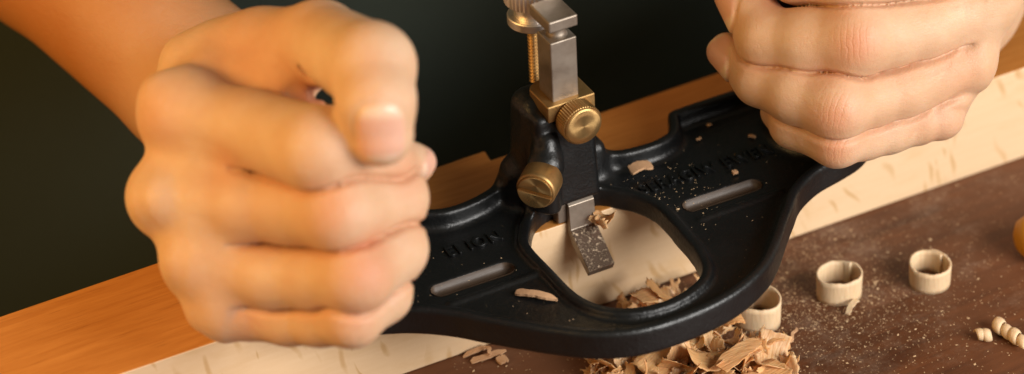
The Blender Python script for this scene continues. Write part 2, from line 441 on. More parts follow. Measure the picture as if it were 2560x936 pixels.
def iron_body():
    fld = Field((-102, -59, -1.5), (106, 47, 50), .62)
    w = fld.win((-999,)*3, (999,)*3); X, Y, Z = fld.grid(w)
    X2, Y2 = X[:, :, 0], Y[:, :, 0]
    d2 = poly_sdf(OUT, X2, Y2)[:, :, None]; dm = poly_sdf(MOUTH, X2, Y2)[:, :, None]
    rr = 1.6; H = 10.0
    qx, qz = d2+rr, np.abs(Z-H/2)-H/2+rr
    body = np.minimum(np.maximum(qx, qz), 0)+np.sqrt(np.maximum(qx, 0)**2+np.maximum(qz, 0)**2)-rr
    body = np.maximum(body, -Z)                                   # crisp sole
    def smax(a, b, k):
        h = np.maximum(k-np.abs(a-b), 0)/k; return np.maximum(a, b)+h*h*k*.25
    def smin(a, b, k):
        h = np.maximum(k-np.abs(a-b), 0)/k; return np.minimum(a, b)-h*h*k*.25
    cav = smax(d2+3.4, 4.0-Z, 3.0)
    lobe = np.minimum(np.sqrt((X-86)**2+(Y-14)**2), np.sqrt((X+82)**2+(Y-14)**2))-15   # pads that carry the knobs
    cav = smax(cav, -lobe, 4.0)
    body = smax(body, -cav, 1.6)
    ring = smax(np.abs(dm-2.1)-1.6, Z-6.2, 1.2)
    body = smin(body, np.maximum(ring, -Z), 2.2)
    # the post
    def rbox(cx, cy, cz, hx, hy, hz, r, taper=0):
        f = 1+taper*(cz+hz-Z)/(2*hz)
        qx, qy, qz = np.abs(X-cx)/f-hx+r, np.abs(Y-cy)/f-hy+r, np.abs(Z-cz)-hz+r
        return np.minimum(np.maximum(qx, np.maximum(qy, qz)), 0)+np.sqrt(np.maximum(qx,0)**2+np.maximum(qy,0)**2+np.maximum(qz,0)**2)-r
    post = rbox(-.9, 22.3, 24, 9.7, 8.3, 17, 2.0, .12)
    back = rbox(-2.0, 26, 25, 9.0, 7.0, 18.3, 5.0, .20)
    post = smin(post, back, 2.0)
    post = smax(post, 6.2-Z+.0*X, .8)
    body = smin(body, post, 5.0)
    # webs that run down from the post into the rear wall
    for sx in (-1, 1):
        foot = rbox(2+sx*9.5, 29.5, 8.5, 7, 5, 8.5, 3.0); body = smin(body, foot, 5.0)
    # raised rib at the left of the front face, rounded at its top
    rib = np.sqrt((X+7.6)**2+((Y-14.3)*.9)**2+np.maximum(Z-32.5, 0)**2)-3.5
    rib = smax(rib, 6.5-Z, 1); body = smin(body, rib, .9)
    sc = np.sqrt(((X+Y*.0+9.5)**2+(Y-11.5)**2+(Z-26.5)**2))-5.6; body = smin(body, sc, 2.5)
    # mouth, grooves, ridges
    hole = smax(dm, Z-8.0, 1.0); body = smax(body, -hole, .8)
    for cx in (-41.2, 43.4):
        cyy = -.2 if cx < 0 else -1.6
        ddx = np.maximum(np.abs(X-cx)-10.6, 0); g = np.sqrt(ddx**2+(Y-cyy+(X-cx)*.02)**2)-2.85
        body = smax(body, -smax(g, 1.0-Z, .5), .5)
        ddx = np.maximum(np.abs(X-cx-(2 if cx > 0 else 3))-14, 0); g = np.sqrt(ddx**2+(Y-cyy+7.6)**2+(Z-3.6)**2)-1.0
        body = smin(body, g, 1.2)
    fld.a = body.astype(np.float32)
    V, F = fld.mesh()
    return obj('iron_body', V, F, M_IRON, rp)
iron_body()

# grooves in the plate: shallow worn troughs
for cx, cyy in ((-41.2, -.2), (43.4, -1.6)):
    V, F = [], []; nu, nv = 60, 14
    for i in range(nu+1):
        x = -13.5+27*i/nu; hw = math.sqrt(max(2.9**2-max(abs(x)-10.6, 0)**2, .01))
        for j in range(nv+1):
            s = -1+2*j/nv; y = s*hw
            V.append((cx+x, cyy+y-x*.02, 3.95-2.6*math.sqrt(max(0, 1-s*s))*min(1, hw/2.9)))
    for i in range(nu):
        for j in range(nv):
            a = i*(nv+1)+j; F.append((a, a+nv+1, a+nv+2, a+1))
    obj('groove', V, F, M_GROOVE, rp)

# cast lettering
def lettering(txt, x, y, rot, size, width=1.0):
    cu = bpy.data.curves.new('lettering', 'FONT'); cu.body = txt; cu.size = size*MM; cu.extrude = .38*MM; cu.bevel_depth = .12*MM
    cu.align_x = 'CENTER'; cu.align_y = 'CENTER'; cu.space_character = 1.12; cu.offset = .0
    t = bpy.data.objects.new('tmp', cu); COL.objects.link(t)
    dg = bpy.context.evaluated_depsgraph_get(); me = bpy.data.meshes.new_from_object(t.evaluated_get(dg))
    bpy.data.objects.remove(t); me.materials.clear(); me.materials.append(M_IRON_SM)
    o = bpy.data.objects.new('lettering', me); COL.objects.link(o); o.parent = rp
    o.location = Vector((x, y, 4.25))*MM - rp.location; o.rotation_euler = (0, 0, rot); o.scale = (width, 1, 1)
    o['label'] = 'raised cast letters'
p = on(1765, 425, 2, 4.2); lettering('SERAGIW EWEN', p[0], p[1], -.03, 7.0, .82)
p = on(1185, 612, 2, 4.2); lettering('EI ION', p[0], p[1], -.02, 6.5, .9)

# brass collar
def prism(P, z0, z1):
    n = len(P); V = [(x, y, z0) for x, y in P]+[(x, y, z1) for x, y in P]
    F = [tuple(range(n-1, -1, -1)), tuple(range(n, 2*n))]+[(i, (i+1) % n, n+(i+1) % n, n+i) for i in range(n)]
    return V, F
P = [(-7.3,13),(8.6,13),(8.6,24)]+[(.6+8*math.cos(t), 24+4.5*math.sin(t)) for t in np.linspace(.2, math.pi-.2, 9)]+[(-7.3,24)]
V, F = prism(P, 39.6, 45.2); bevel(obj('brass_collar', V, F, M_BRASS, rp, smooth=False), .45, 3)

# blade: square shank, waisted neck, T head, hooked foot
V, F = box_vf(-4.5, 4.2, 15, 23.6, .4, 65.6)
bl = bevel(obj('blade', V, F, M_STEEL, rp, smooth=False), .35, 2)
V, F = lathe([(3.4,0),(2.7,1.0),(2.5,2.2),(2.7,3.4),(3.2,4.4)], 28, at=(-.1, 19.3, 65.4)); obj('neck', V, F, M_STEEL, bl)
V, F = box_vf(-4.9, 4.7, 14.6, 27.0, 69.3, 73.2); bevel(obj('hook_head', V, F, M_STEEL, bl, smooth=False), .5, 2)
# sloping foot of the blade
x0, x1 = -1.6, 7.2
prof = [(14.9, 7.0), (11.8, 5.2), (11.2, -2.0), (1.6, -9.7), (3.6, -11.6), (13.0, -6.0), (14.6, -1.0)]
prof = [(14.9, 8.0), (13.4, 7.0), (12.7, -1.4), (1.4, -9.9), (2.4, -12.2), (12.0, -6.6), (14.7, -3.0)]
n = len(prof); V = [(x0, y, z) for y, z in prof]+[(x1, y, z) for y, z in prof]
F = [tuple(range(n)), tuple(range(2*n-1, n-1, -1))]+[(i, n+i, n+(i+1) % n, (i+1) % n) for i in range(n)]
mi = [0, 0, 0, 0, 1, 0, 0, 0, 0]
fo = obj('blade_foot', V, F, [M_STEEL, M_FOOT], bl, smooth=False, midx=mi); bevel(fo, .15, 1)

# screws
V, F = lathe([(3,-3.5),(3,0),(5.6,.01),(6.2,.5,.0),(6.2,.7,.30),(6.2,5.6,.30),(6.2,5.8,0),(5.9,6.3),(5.6,6.45)], 96, axis=(0,-1,0), at=(1.2, 13.0, 39.4))
ts = bevel(obj('thumb_screw', V, F, M_BRASS, rp, smooth=False), .05, 1)
V, F = lathe([(5.65,0),(5.5,.12),(3.5,.14),(.05,.16)], 64, axis=(0,-1,0), at=(1.2, 6.6, 39.4)); obj('screw_face', V, F, M_BRASS_FACE, ts, origin=(1.2, 6.6, 39.4))
AX = Vector((-.70, -.70, .02)).normalized(); pc = Vector(dep(1340, 478, 0)); 
pc = Vector(on(1338, 480, 0, -17.3))
base = pc - AX*8.6
V, F = lathe([(3,-4),(3,0),(5.4,.01),(6.1,.5),(6.1,.8),(6.1,7.6),(5.9,8.2),(5.5,8.6)], 64, axis=AX, at=base)
lk = bevel(obj('locking_screw', V, F, M_BRASS, rp, smooth=True), .2, 2)
# slotted face: two half discs either side of a slot
q = Vector((0,0,1)).rotation_difference(AX); tdir = Vector(q.inverted() @ Vector(RT)); ang = math.atan2(tdir.y, tdir.x)-.12
for sgn in (-1, 1):
    pts = [(5.35*math.cos(t), 5.35*math.sin(t)) for t in np.linspace(.11, math.pi-.11, 24)]
    V = []
    for zz in (0.02, .75):
        for x, y in pts:
            x, y = (x, y*sgn) if sgn > 0 else (-x, -y)
            xr, yr = x*math.cos(ang)-y*math.sin(ang), x*math.sin(ang)+y*math.cos(ang)
            V.append(tuple(q @ Vector((xr, yr, zz)) + pc))
    n = len(pts); F = [tuple(range(n-1, -1, -1)), tuple(range(n, 2*n))]+[(i, (i+1) % n, n+(i+1) % n, n+i) for i in range(n)]
    bevel(obj('screw_face', V, F, M_BRASS_FACE, lk, smooth=False), .2, 2)

# adjuster: threaded rod, flange, knurled nut
rc = on(1336, 150, 0, 1.2); ry = rc[1]
rx = rc[0]
prf = []
zz = 38.0
while zz < 84:
    prf += [(1.2, zz), (1.9, zz+.6)]; zz += 1.2
V, F = lathe(prf, 20, at=(rx, ry, 0)); obj('threaded_rod', V, F, M_BRASS, rp, smooth=False)
fz = on(1336, 30, 0, rx)[2]
V, F = lathe([(1.6,-4.2),(7.0,-4.2),(7.6,-3.8),(7.6,-1.4),(7.2,-1.0),(5.4,-1.0),(5.4,3.4),(7.8,3.45),(8.2,3.8,.0),(8.2,3.9,.25),(8.2,15,.25),(7.8,15.6)], 80, at=(rx, ry, fz))
nut = obj('adjusting_nut', V, F, M_CHROME, rp, smooth=False); bevel(nut, .12, 1)

# turned wooden knobs held inside the hands
for kx in (-82, 86):
    V, F = lathe([(8,9.5),(10,10.5),(9,14),(8,20),(10,28),(14,38),(16,46),(14.5,51),(9,54),(3,55)], 40, at=(kx, 14, 0))
    obj('knob', V, F, M_KNOB, rp)

# ================================================================== PERSON
def hand(fingers, palm, extra, lo_pad, h, wr_list, nails, reds, cuts=(), web=(0, 1), WK=9, cd_=1.5, tan_from=None, outer=(0, -1), kf=5.5):
    pts = []
    for ch, k in fingers:
        for c in ch: pts.append(dep(*c[:3]))
    for c in palm+extra: pts.append(dep(*c[0][:3])); pts.append(dep(*c[1][:3]))
    pts = np.array(pts); lo, hi = pts.min(0)-lo_pad, pts.max(0)+lo_pad
    fld = Field(lo, hi, h)
    for a, b, k in palm: fld.capsule(dep(*a[:3]), dep(*b[:3]), a[3], b[3], k)
    X, Y, Z = fld.grid(fld.win(lo-9, hi+9)); X, Y, Z = X-CAM[0], Y-CAM[1], Z-CAM[2]
    imx = 1280+FP*(X*RT[0]+Y*RT[1]+Z*RT[2])/(X*FW[0]+Y*FW[1]+Z*FW[2])
    tt = np.clip((imx-web[0])/(web[1]-web[0]), 0, 1).astype(np.float32); tt = tt*tt*(3-2*tt)   # 0 at the knuckles, 1 past the web
    ko = np.clip((imx-outer[0])/(outer[1]-outer[0]), 0, 1).astype(np.float32)             # 1 on the outline of the knuckles
    for fi, (ch, k) in enumerate(fingers):
        g = Field(lo, hi, h)
        for a, b in zip(ch[:-1], ch[1:]): g.capsule(dep(*a[:3]), dep(*b[:3]), a[3], b[3], 2.5)
        if k < 2: fld.merge(g, WK-(WK-kf)*tt-(WK-7)*ko, cd_*np.clip((tt-.35)/.65, 0, 1), 1.1)
        else: fld.merge(g, k)
    for a, b, k in extra: fld.capsule(dep(*a[:3]), dep(*b[:3]), a[3], b[3], k)
    for a, b, k in cuts: fld.capsule(dep(*a[:3]), dep(*b[:3]), a[3], b[3], k, sub=True)
    V, F = fld.mesh(); V = relax(V, F, 4)
    n = len(V); gi = np.clip(np.round((V-fld.lo)/h).astype(int), 0, fld.n-1); red = fld.c[gi[:,0], gi[:,1], gi[:,2]]*.20; tan = np.zeros(n)
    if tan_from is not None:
        c0, c1 = dep(*tan_from[0]), dep(*tan_from[1]); ax = c1-c0; tan = np.clip((V-c0)@ax/(ax@ax), 0, 1)  # painted forearm shade grows from the wrist up the arm
    nail = np.zeros(n); lun = np.zeros(n); wu = np.zeros(n); ww = np.zeros(n)
    for c, r, s in reds:
        d = np.linalg.norm(V-dep(*c), axis=1); red = np.maximum(red, s*np.exp(-(d/r)**2))
    for c, axis_to, r, rl, s in wr_list:
        c = dep(*c); ax = dep(*axis_to)-c; ax /= np.linalg.norm(ax)
        rel = V-c; al = rel@ax; pr = np.linalg.norm(rel-al[:, None]*ax, axis=1)
        wgt = s*np.exp(-np.abs(al/rl)**2.4)*np.exp(-(pr/r)**3)
        m = wgt > ww; wu[m] = al[m]; ww = np.maximum(ww, wgt)
    for c, tip, nrm, hl, hw in nails:
        c = dep(*c); t = dep(*tip)-c; nn = np.array(nrm, float); nn = RT*nn[0]+UP*nn[1]-FW*nn[2]; nn /= np.linalg.norm(nn)
        t -= nn*(t@nn); t /= np.linalg.norm(t); b = np.cross(nn, t)
        rel = V-c; al, bb, hh = rel@t, rel@b, rel@nn
        q = (np.abs(al)/hl)**3.5+(np.abs(bb)/hw)**3.0
        m = np.clip((1.12-q)/.3, 0, 1)*(np.abs(hh) < 5)
        groove = np.exp(-((q-1.25)/.35)**2)*(np.abs(hh) < 5)
        nail = np.maximum(nail, m)
        lun = np.maximum(lun, m*np.clip((-al-hl*.45)/(hl*.2), 0, 1)+m*np.clip((al-hl*.72)/(hl*.15), 0, 1))
        V = V + nn[None]*((m*.45-groove*.5)[:, None])
    return V, F, dict(tan=tan, red=red, nail=nail, lunula=lun, wrinkle_u=wu, wrinkle_w=ww)

# the fist on the left of the photograph
LF = [
 ([(456,288,-60,11.2),(640,325,-75,11.0),(800,374,-96,11.6),(955,402,-82,8.2),(1038,408,-68,5.6)], 1.6),
 ([(422,492,-60,10.8),(620,512,-73,10.1),(730,520,-80,9.9),(850,526,-92,11.1),(985,496,-78,9.2),(960,480,-60,8)], 1.6),
 ([(505,650,-60,10.2),(680,688,-71,9.2),(790,694,-79,8.9),(890,690,-89,9.9),(980,622,-78,9.6),(950,600,-60,8)], 1.6),
 ([(590,768,-58,9.0),(720,800,-66,7.0),(800,803,-73,6.9),(880,796,-82,7.9),(955,735,-75,8.0),(930,720,-60,7)], 1.6),
 ([(600,165,-34,14),(800,108,-66,11.8),(928,166,-98,11.8),(940,255,-105,10.4),(952,335,-103,8.9)], 2.6),
]
LP = [((456,288,-60,11.4),(540,230,-15,13),8),((425,492,-58,10.6),(540,330,-5,14),8),((510,650,-58,10.2),(600,420,-5,14),8),((595,765,-58,8.8),(660,500,-10,13),8),
      ((540,230,-15,14),(580,330,0,18),12),((600,165,-34,14),(540,250,-15,15),12),((640,230,-45,13),(540,300,-35,14),8),((690,450,-52,14),(710,620,-52,13),8),((700,325,-52,8.5),(900,350,-56,9),5),
      ((590,330,5,19),(500,210,44,24),10),
      ((505,212,44,24.8),(120,-145,72,27.5),6),((120,-145,72,27.5),(-180,-430,100,34),8)]
LX = [((402,236,-64,4.8),(435,275,-66,6),5),((372,500,-66,5.0),(400,496,-68,6),4),((452,655,-66,4.8),(480,660,-66,5.8),5),((512,780,-60,4.2),(560,780,-62,5.5),5),
      ((470,150,-38,7.0),(640,110,-48,8),9),((540,175,-50,5.5),(720,215,-64,5.5),5),((730,160,-60,8),(732,195,-52,6.0),5),((730,160,-60,8),(650,200,-56,7.5),5),((700,215,-60,6.5),(752,243,-62,4.6),4),((766,236,-66,3.4),(782,262,-66,3.6),3)]
V1, F1, A1 = hand(LF, LP, LX, 34, .85,
   [((850,500,-100),(1000,480,-90),7,7,.4),((885,690,-98),(980,640,-90),6,6,.4),((935,150,-105),(955,260,-108),10,7,.3)],
   [((952,332,-110),(957,420,-106),(.04,-.12,1),7.8,6.4),((1070,410,-72),(1055,380,-66),(.85,-.15,.5),5,3.2)],
   [((800,240,-70),10,1.0),((700,225,-66),14,.5),((830,530,-104),9,.45),((895,612,-92),7,1.2),((930,680,-98),9,.7),((945,210,-105),7,.6),((650,190,-55),18,.6),
    ((900,790,-92),8,.5),((390,290,-70),11,.4),((1000,430,-85),8,.6),((560,410,-80),7,.5)],
   cuts=[((795,236,-90,1.6),(797,236,-60,1.6),2.0),((756,110,-76,1.5),(778,205,-80,2.2),2.2)], web=(500,650), WK=11, cd_=1.9, outer=(470,380), kf=4.6, tan_from=((560,250,8),(440,150,55)))

# the hand on the right of the photograph
RF = [
 ([(2480,-125,0,12.5),(2310,-95,-8,11),(2130,-70,-14,11.4),(2000,-75,-4,10),(1900,-120,12,8.5)], 1.4),
 ([(2430,10,4,11.5),(2300,66,-4,10.0),(2220,86,-8,9.9),(2138,98,-14,10.9),(2020,104,-8,9.7),(1918,98,-1,9.0),(1850,-15,10,7.6)], 1.4),
 ([(2388,152,8,11.0),(2250,220,-1,8.9),(2170,245,-5,8.7),(2093,264,-11,10.0),(1990,235,-5,8.6),(1900,200,3,7.8),(1815,128,14,5.6)], 1.4),
 ([(2332,280,10,8.8),(2220,325,4,7.0),(2160,342,1,6.8),(2092,354,-5,7.6),(1985,312,4,7.0),(1950,280,14,6)], 1.4),
 ([(2350,-100,50,14),(2150,-40,52,10),(2000,-30,46,9)], 3),
]
RP = [((2480,-125,0,12.5),(2680,-420,70,15),8),((2430,10,6,11.5),(2640,-380,75,15),8),((2388,152,8,10.6),(2400,30,55,12),6),((2400,30,55,12),(2600,-300,78,15),8),((2332,280,10,8.8),(2440,20,60,12),8),
      ((2440,20,60,12),(2600,-300,80,17),8),((2350,0,35,16),(2500,-200,50,20),10),((2640,-340,80,23),(2740,-560,110,25),12),((2740,-560,110,25),(2990,-1000,170,33),12),((2300,150,30,13),(2400,-60,40,16),8)]
RX = [((2428,140,6,4.9),(2395,150,6,6),5),((2362,300,9,4.6),(2340,290,9,5),5),((2500,5,2,5),(2470,10,4,6),5)]
V2, F2, A2 = hand(RF, RP, RX, 34, .62,
   [((2135,104,-24),(2020,104,-20),6.5,6.0,.9),((2092,282,-20),(1990,250,-16),6,5.8,.8),((2090,372,-12),(1985,345,-6),5,4.6,.7),((2000,120,-20),(2100,120,-20),5,2.5,.18),((1935,235,-6),(2000,250,-8),5,3.0,.2),((2130,-40,-22),(2000,-60,-10),7,6,.6)],
   [((1798,150,10),(1772,80,14),(-.86,-.35,.35),7.2,5.4),((1832,10,6),(1808,-80,8),(-.93,-.2,.25),8.5,6.2)],
   [((2140,110,-24),7.0,.7),((2090,290,-20),6.5,.6),((2088,375,-12),5.5,.6),((2120,45,-18),6,.7),((2090,200,-12),7,.8),((1880,60,6),8,.9),((1860,180,8),6,.5),((1960,-40,0),12,.6),((1935,300,6),6,.4)], web=(2520,2390), WK=8, cd_=1.5, outer=(2650,2700), kf=4.6, tan_from=((2560,-250,60),(2800,-600,110)))

# low-detail rest of the body out of the picture: arms up to the shoulders and chest, in the same mesh
def torso():
    fld = Field((-640, 20, -240), (700, 640, 640), 8.0)
    eL, eR = dep(-180,-430,90), dep(2990,-1000,170)
    wl, wr = dep(100,-165,48), dep(2740,-560,110)
    ch = np.array([30, 400, 330.])
    eLb = np.array([-330, 330, 250.]); eRb = np.array([400, 330, 260.])
    sL, sR = np.array([-170, 400, 520.]), np.array([240, 400, 520.])
    fld.capsule(eL, eLb, 33, 42, 10); fld.capsule(eR, eRb, 33, 42, 10)
    fld.capsule(eLb, sL, 42, 55, 16); fld.capsule(eRb, sR, 42, 55, 16)
    fld.capsule(sL, sR, 62, 62, 60); fld.capsule((0,400,480), (0,400,60), 110, 100, 70); fld.capsule((80,400,480), (80,400,60), 110, 100, 70)
    fld.capsule((40,390,540), (40,380,620), 52, 50, 40)
    return fld.mesh()
V3, F3 = torso()
VV = np.concatenate([V1, V2, V3]); FF = np.concatenate([F1, F2+len(V1), F3+len(V1)+len(V2)])
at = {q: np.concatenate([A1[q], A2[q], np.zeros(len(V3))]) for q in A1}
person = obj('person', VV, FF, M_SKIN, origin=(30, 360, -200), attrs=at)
tag(person, 'person in a dark apron gripping both knobs of the router plane with bare forearms', 'person')

# apron: dark canvas hanging in folds behind the bench
def apron():
    V, F = [], []; nu, nv = 120, 60
    for i in range(nu+1):
        for j in range(nv+1):
            s = -1+2*i/nu; z = 560-1380*j/nv
            x = 40+s*(300+60*(j/nv)); y = 262-110*math.sqrt(max(0, 1-(s*.93)**2))+130*(s*s)
            y += 9*math.sin(s*11+j*.05)*(j/nv)+6*mnoise.noise(Vector((s*3, j*.07, 1)))
            V.append((x, y, z))
    for i in range(nu):
        for j in range(nv):
            a = i*(nv+1)+j; F.append((a, a+1, a+nv+2, a+nv+1))
    o = obj('apron', V, F, M_APRON, person)
    m = o.modifiers.new('cloth', 'SOLIDIFY'); m.thickness = 1.5*MM
    o['label'] = 'dark green-black canvas apron'
apron()

# ================================================================== SHAVINGS AND CURLS
TZ = -36.0
def ribbon(L, wd, R, turns_in, th=.35, cone=0, wav=.3, seed=0, rag=.8, twist=0.0):
    """a strip of shaving, curled about local Y with radius R"""
    rs = random.Random(seed); nu, nv = 26, 7; V = []
    ph = [rs.uniform(0, 6) for _ in range(4)]
    for side in (0, 1):
        for i in range(nu+1):
            s = i/nu; a = (s-.5)*L/R
            for j in range(nv+1):
                t = j/nv-.5
                rag0 = rag*(mnoise.noise(Vector((t*9, ph[0], seed)))) if i in (0, nu) else 0
                w = wd*(1-.25*abs(2*s-1)**2+.08*math.sin(s*7+ph[1]))
                rr = R*(1+cone*t)+side*th*(1 if R > 0 else -1)+wav*math.sin(s*9+ph[2])*t
                aa = a+rag0/R
                y = t*w + rag*.35*mnoise.noise(Vector((s*14, (t > 0)*5., seed+.5)))*(abs(t) > .45)
                x, z = rr*math.sin(aa), R-rr*math.cos(aa)
                tw = twist*(s-.5)
                y, z = y*math.cos(tw)-z*math.sin(tw), y*math.sin(tw)+z*math.cos(tw)
                V.append((x, y, z))
    m = (nu+1)*(nv+1); F = []
    ix = lambda s, i, j: s*m+i*(nv+1)+j
    for i in range(nu):
        for j in range(nv):
            F.append((ix(0,i,j), ix(0,i,j+1), ix(0,i+1,j+1), ix(0,i+1,j))); F.append((ix(1,i,j), ix(1,i+1,j), ix(1,i+1,j+1), ix(1,i,j+1)))
    for i in range(nu):
        F.append((ix(0,i,0), ix(0,i+1,0), ix(1,i+1,0), ix(1,i,0))); F.append((ix(0,i,nv), ix(1,i,nv), ix(1,i+1,nv), ix(0,i+1,nv)))
    for j in range(nv):
        F.append((ix(0,0,j), ix(1,0,j), ix(1,0,j+1), ix(0,0,j+1))); F.append((ix(0,nu,j), ix(0,nu,j+1), ix(1,nu,j+1), ix(1,nu,j)))
    return np.array(V), F

protos = []
specs = [(18,6,6,.13),(14,8,8,.13),(22,4,10,.13),(12,7,4.5,.13),(20,7,14,.16),(11,4.5,5,.13),(24,4.5,26,.2),(16,3.5,8,.13),(13,8,6.5,.13),(20,1.2,18,.2),(18,7,10,.13),(14,.9,12,.15),(17,2.0,5,.13),(9,6,12,.16),(12,.7,20,.15),(22,1.6,40,.2)]
for i, (L, wd, R, th) in enumerate(specs):
    V, F = ribbon(L, wd, R, 0, th, cone=random.uniform(-.3,.3), wav=.8, seed=i*3+1, rag=2.6, twist=random.uniform(-.7,.7))
    protos.append((V, F))
meshes = []
heap_n = 0
def shaving(pi, loc, rot, name='wood_shaving', label=None, group=None, scale=1., mat=None):
    while len(meshes) < len(protos): meshes.append(None)
    if meshes[pi] is None:
        o = obj(name, protos[pi][0], protos[pi][1], mat or M_SHAV); meshes[pi] = o.data
    else:
        o = bpy.data.objects.new(name, meshes[pi]); COL.objects.link(o)
    o.location = Vector(loc)*MM; o.rotation_euler = rot; o.scale = (scale,)*3
    tag(o, label, 'wood shaving', group)
    return o
HEAP = 'loose shavings heaped on the bench in front of the board'
hl = 'curled thin beech shaving lying loose in the heap under the router plane'
rs = random.Random(11)
cnt = 0
while cnt < 215:
    px_, py_ = rs.uniform(1480, 1975), rs.uniform(735, 985)
    # heap outline in the picture, laid out on the bench itself
    if py_ > 735 and px_ < 1540 and py_ < 860: continue
    p = on(px_, py_, 2, TZ+3)
    c = on(1730, 900, 2, TZ+3); dist = math.hypot((p[0]-c[0])/38, (p[1]-c[1])/30)
    if dist > 1.15 or p[1] > 11 or (px_ > 1800 and py_ < 858): continue
    hgt = max(0, 1-dist)*6.5*rs.uniform(.1, 1)
    flat = rs.random() < .55
    rot = (rs.uniform(-.7,.7), rs.uniform(-.7,.7), rs.uniform(0,6.28)) if flat else (rs.uniform(-1.9,1.9), rs.uniform(-1.6,1.6), rs.uniform(0,6.28))
    pi = rs.randrange(len(protos)); thin = specs[pi][1] < 2.5
    shaving(pi, (p[0], p[1], TZ+1.8+hgt), rot, name='wood_sliver' if thin else 'wood_shaving',
            label='narrow stiff sliver of beech lying among the curled shavings of the heap' if thin else hl,
            group='narrow slivers in the heap of shavings' if thin else HEAP, scale=rs.uniform(.55, 1.05)); cnt += 1

# distinct shavings
def strip_at(pxs, z, width, th, name, label, cat='wood shaving', mat=None, bow=1.0, tip0=.25, tip1=.25, seed=3):
    """a flat splinter between two points on the surface at height z"""
    a, b = on(*pxs[0], 2, z), on(*pxs[1], 2, z); d = b-a; L = np.linalg.norm(d); d /= L; sd = np.array([-d[1], d[0], 0])
    V, n = [], 16
    for i in range(n+1):
        s = i/n; w = width*.5*min(1, tip0+s*4)*min(1, tip1+(1-s)*4)*(1+.25*mnoise.noise(Vector((s*6, seed, 0))))
        c = a+d*L*s+np.array([0, 0, bow*4*s*(1-s)])+sd*.6*mnoise.noise(Vector((s*3, seed, 4)))
        for q, zz in ((-1, 0), (1, 0), (1, th), (-1, th)):
            V.append(c+sd*w*q*(1+.15*mnoise.noise(Vector((s*11, seed, q))))+np.array([0, 0, zz+(.35*width*.2 if q > 0 else 0)]))
    F = [(3,2,1,0)]
    for i in range(n):
        for j in range(4): F.append((i*4+j, i*4+(j+1) % 4, i*4+4+(j+1) % 4, i*4+4+j))
    k = n*4; F.append((k,k+1,k+2,k+3))
    o = obj(name, V, F, mat or M_CHIP, origin=a, smooth=False)
    return tag(o, label, cat)
strip_at(((1158,895),(1222,870)), TZ+.2, 1.7, .4, 'wood_splinter', 'narrow pale splinter on the bench nearest the board edge, tapering to a left point', 'splinter', bow=.8)
strip_at(((1178,908),(1265,878)), TZ+.2, 2.2, .4, 'wood_splinter', 'long straight pale splinter on the bench below the narrow one, left of the heap', 'splinter', bow=.3, tip0=.5, seed=5)
strip_at(((1244,908),(1268,898)), TZ+.2, 3.2, .6, 'wood_chip', 'short stubby brown chip on the bench right beside the long pale splinter', 'wood chip', bow=.3, tip0=.6, tip1=.6, seed=8)
strip_at(((1218,868),(1226,890)), TZ+1.4, 1.2, .5, 'wood_splinter', 'tiny upright curl crossing the two pale splinters on the bench', 'splinter', bow=.8, seed=9)
strip_at(((1290,735),(1394,754)), 4.3, 2.3, .8, 'wood_splinter', 'thin pointed orange splinter on the black plate between groove and mouth', 'splinter', bow=.8, tip0=.7, tip1=.1, seed=12)
strip_at(((1574,430),(1630,417)), 6.0, 3.9, .7, 'wood_flake', 'broad pale pink flake on the black plate right of the post', 'wood flake', bow=.8, tip0=.8, tip1=.6, seed=15)
strip_at(((1832,437),(1843,432)), 4.5, 1.2, .8, 'wood_chip', 'small pale chip on the black plate just behind the right groove', 'wood chip', bow=.2, tip0=.7, tip1=.7, seed=17)
strip_at(((1872,340),(1888,346)), 4.5, .9, .5, 'wood_chip', 'small rectangular chip on the black plate beside the right hand', 'wood chip', bow=.1, tip0=.9, tip1=.9, seed=19)
strip_at(((1768,316),(1778,312)), 4.5, .7, .4, 'wood_chip', 'reddish crumb of wood on the plate below the raised rear corner', 'wood chip', bow=.1, tip0=.9, tip1=.9, seed=21)
strip_at(((1742,352),(1752,346)), 4.5, .7, .4, 'wood_chip', 'small pinkish crumb of wood midway between rear corner and lettering', 'wood chip', bow=.1, tip0=.9, tip1=.9, seed=23)
strip_at(((1802,925),(1902,852)), TZ+11, 5.6, .4, 'wood_shaving', 'broad straight splintered shaving lying across the top of the heap', bow=1.2, tip0=.8, tip1=.2, seed=31, mat=M_SHAV)
strip_at(((1905,868),(1972,848)), TZ+7, 3.0, .6, 'wood_shaving', 'small hooked shaving sticking out at the right end of the heap', bow=1.5, tip0=.3, tip1=.9, seed=33, mat=M_SHAV)
strip_at(((1976,858),(1992,822)), TZ+.3, .9, .4, 'wood_splinter', 'hair-thin splinter on the bench right of the heap', 'splinter', bow=.6, seed=35)
strip_at(((1808,812),(1858,800)), TZ+11, 4.6, .6, 'wood_shaving', 'tan shaving pushed against the curled ring beside the iron rim', bow=1.2, tip0=.5, tip1=.8, seed=37, mat=M_SHAV)

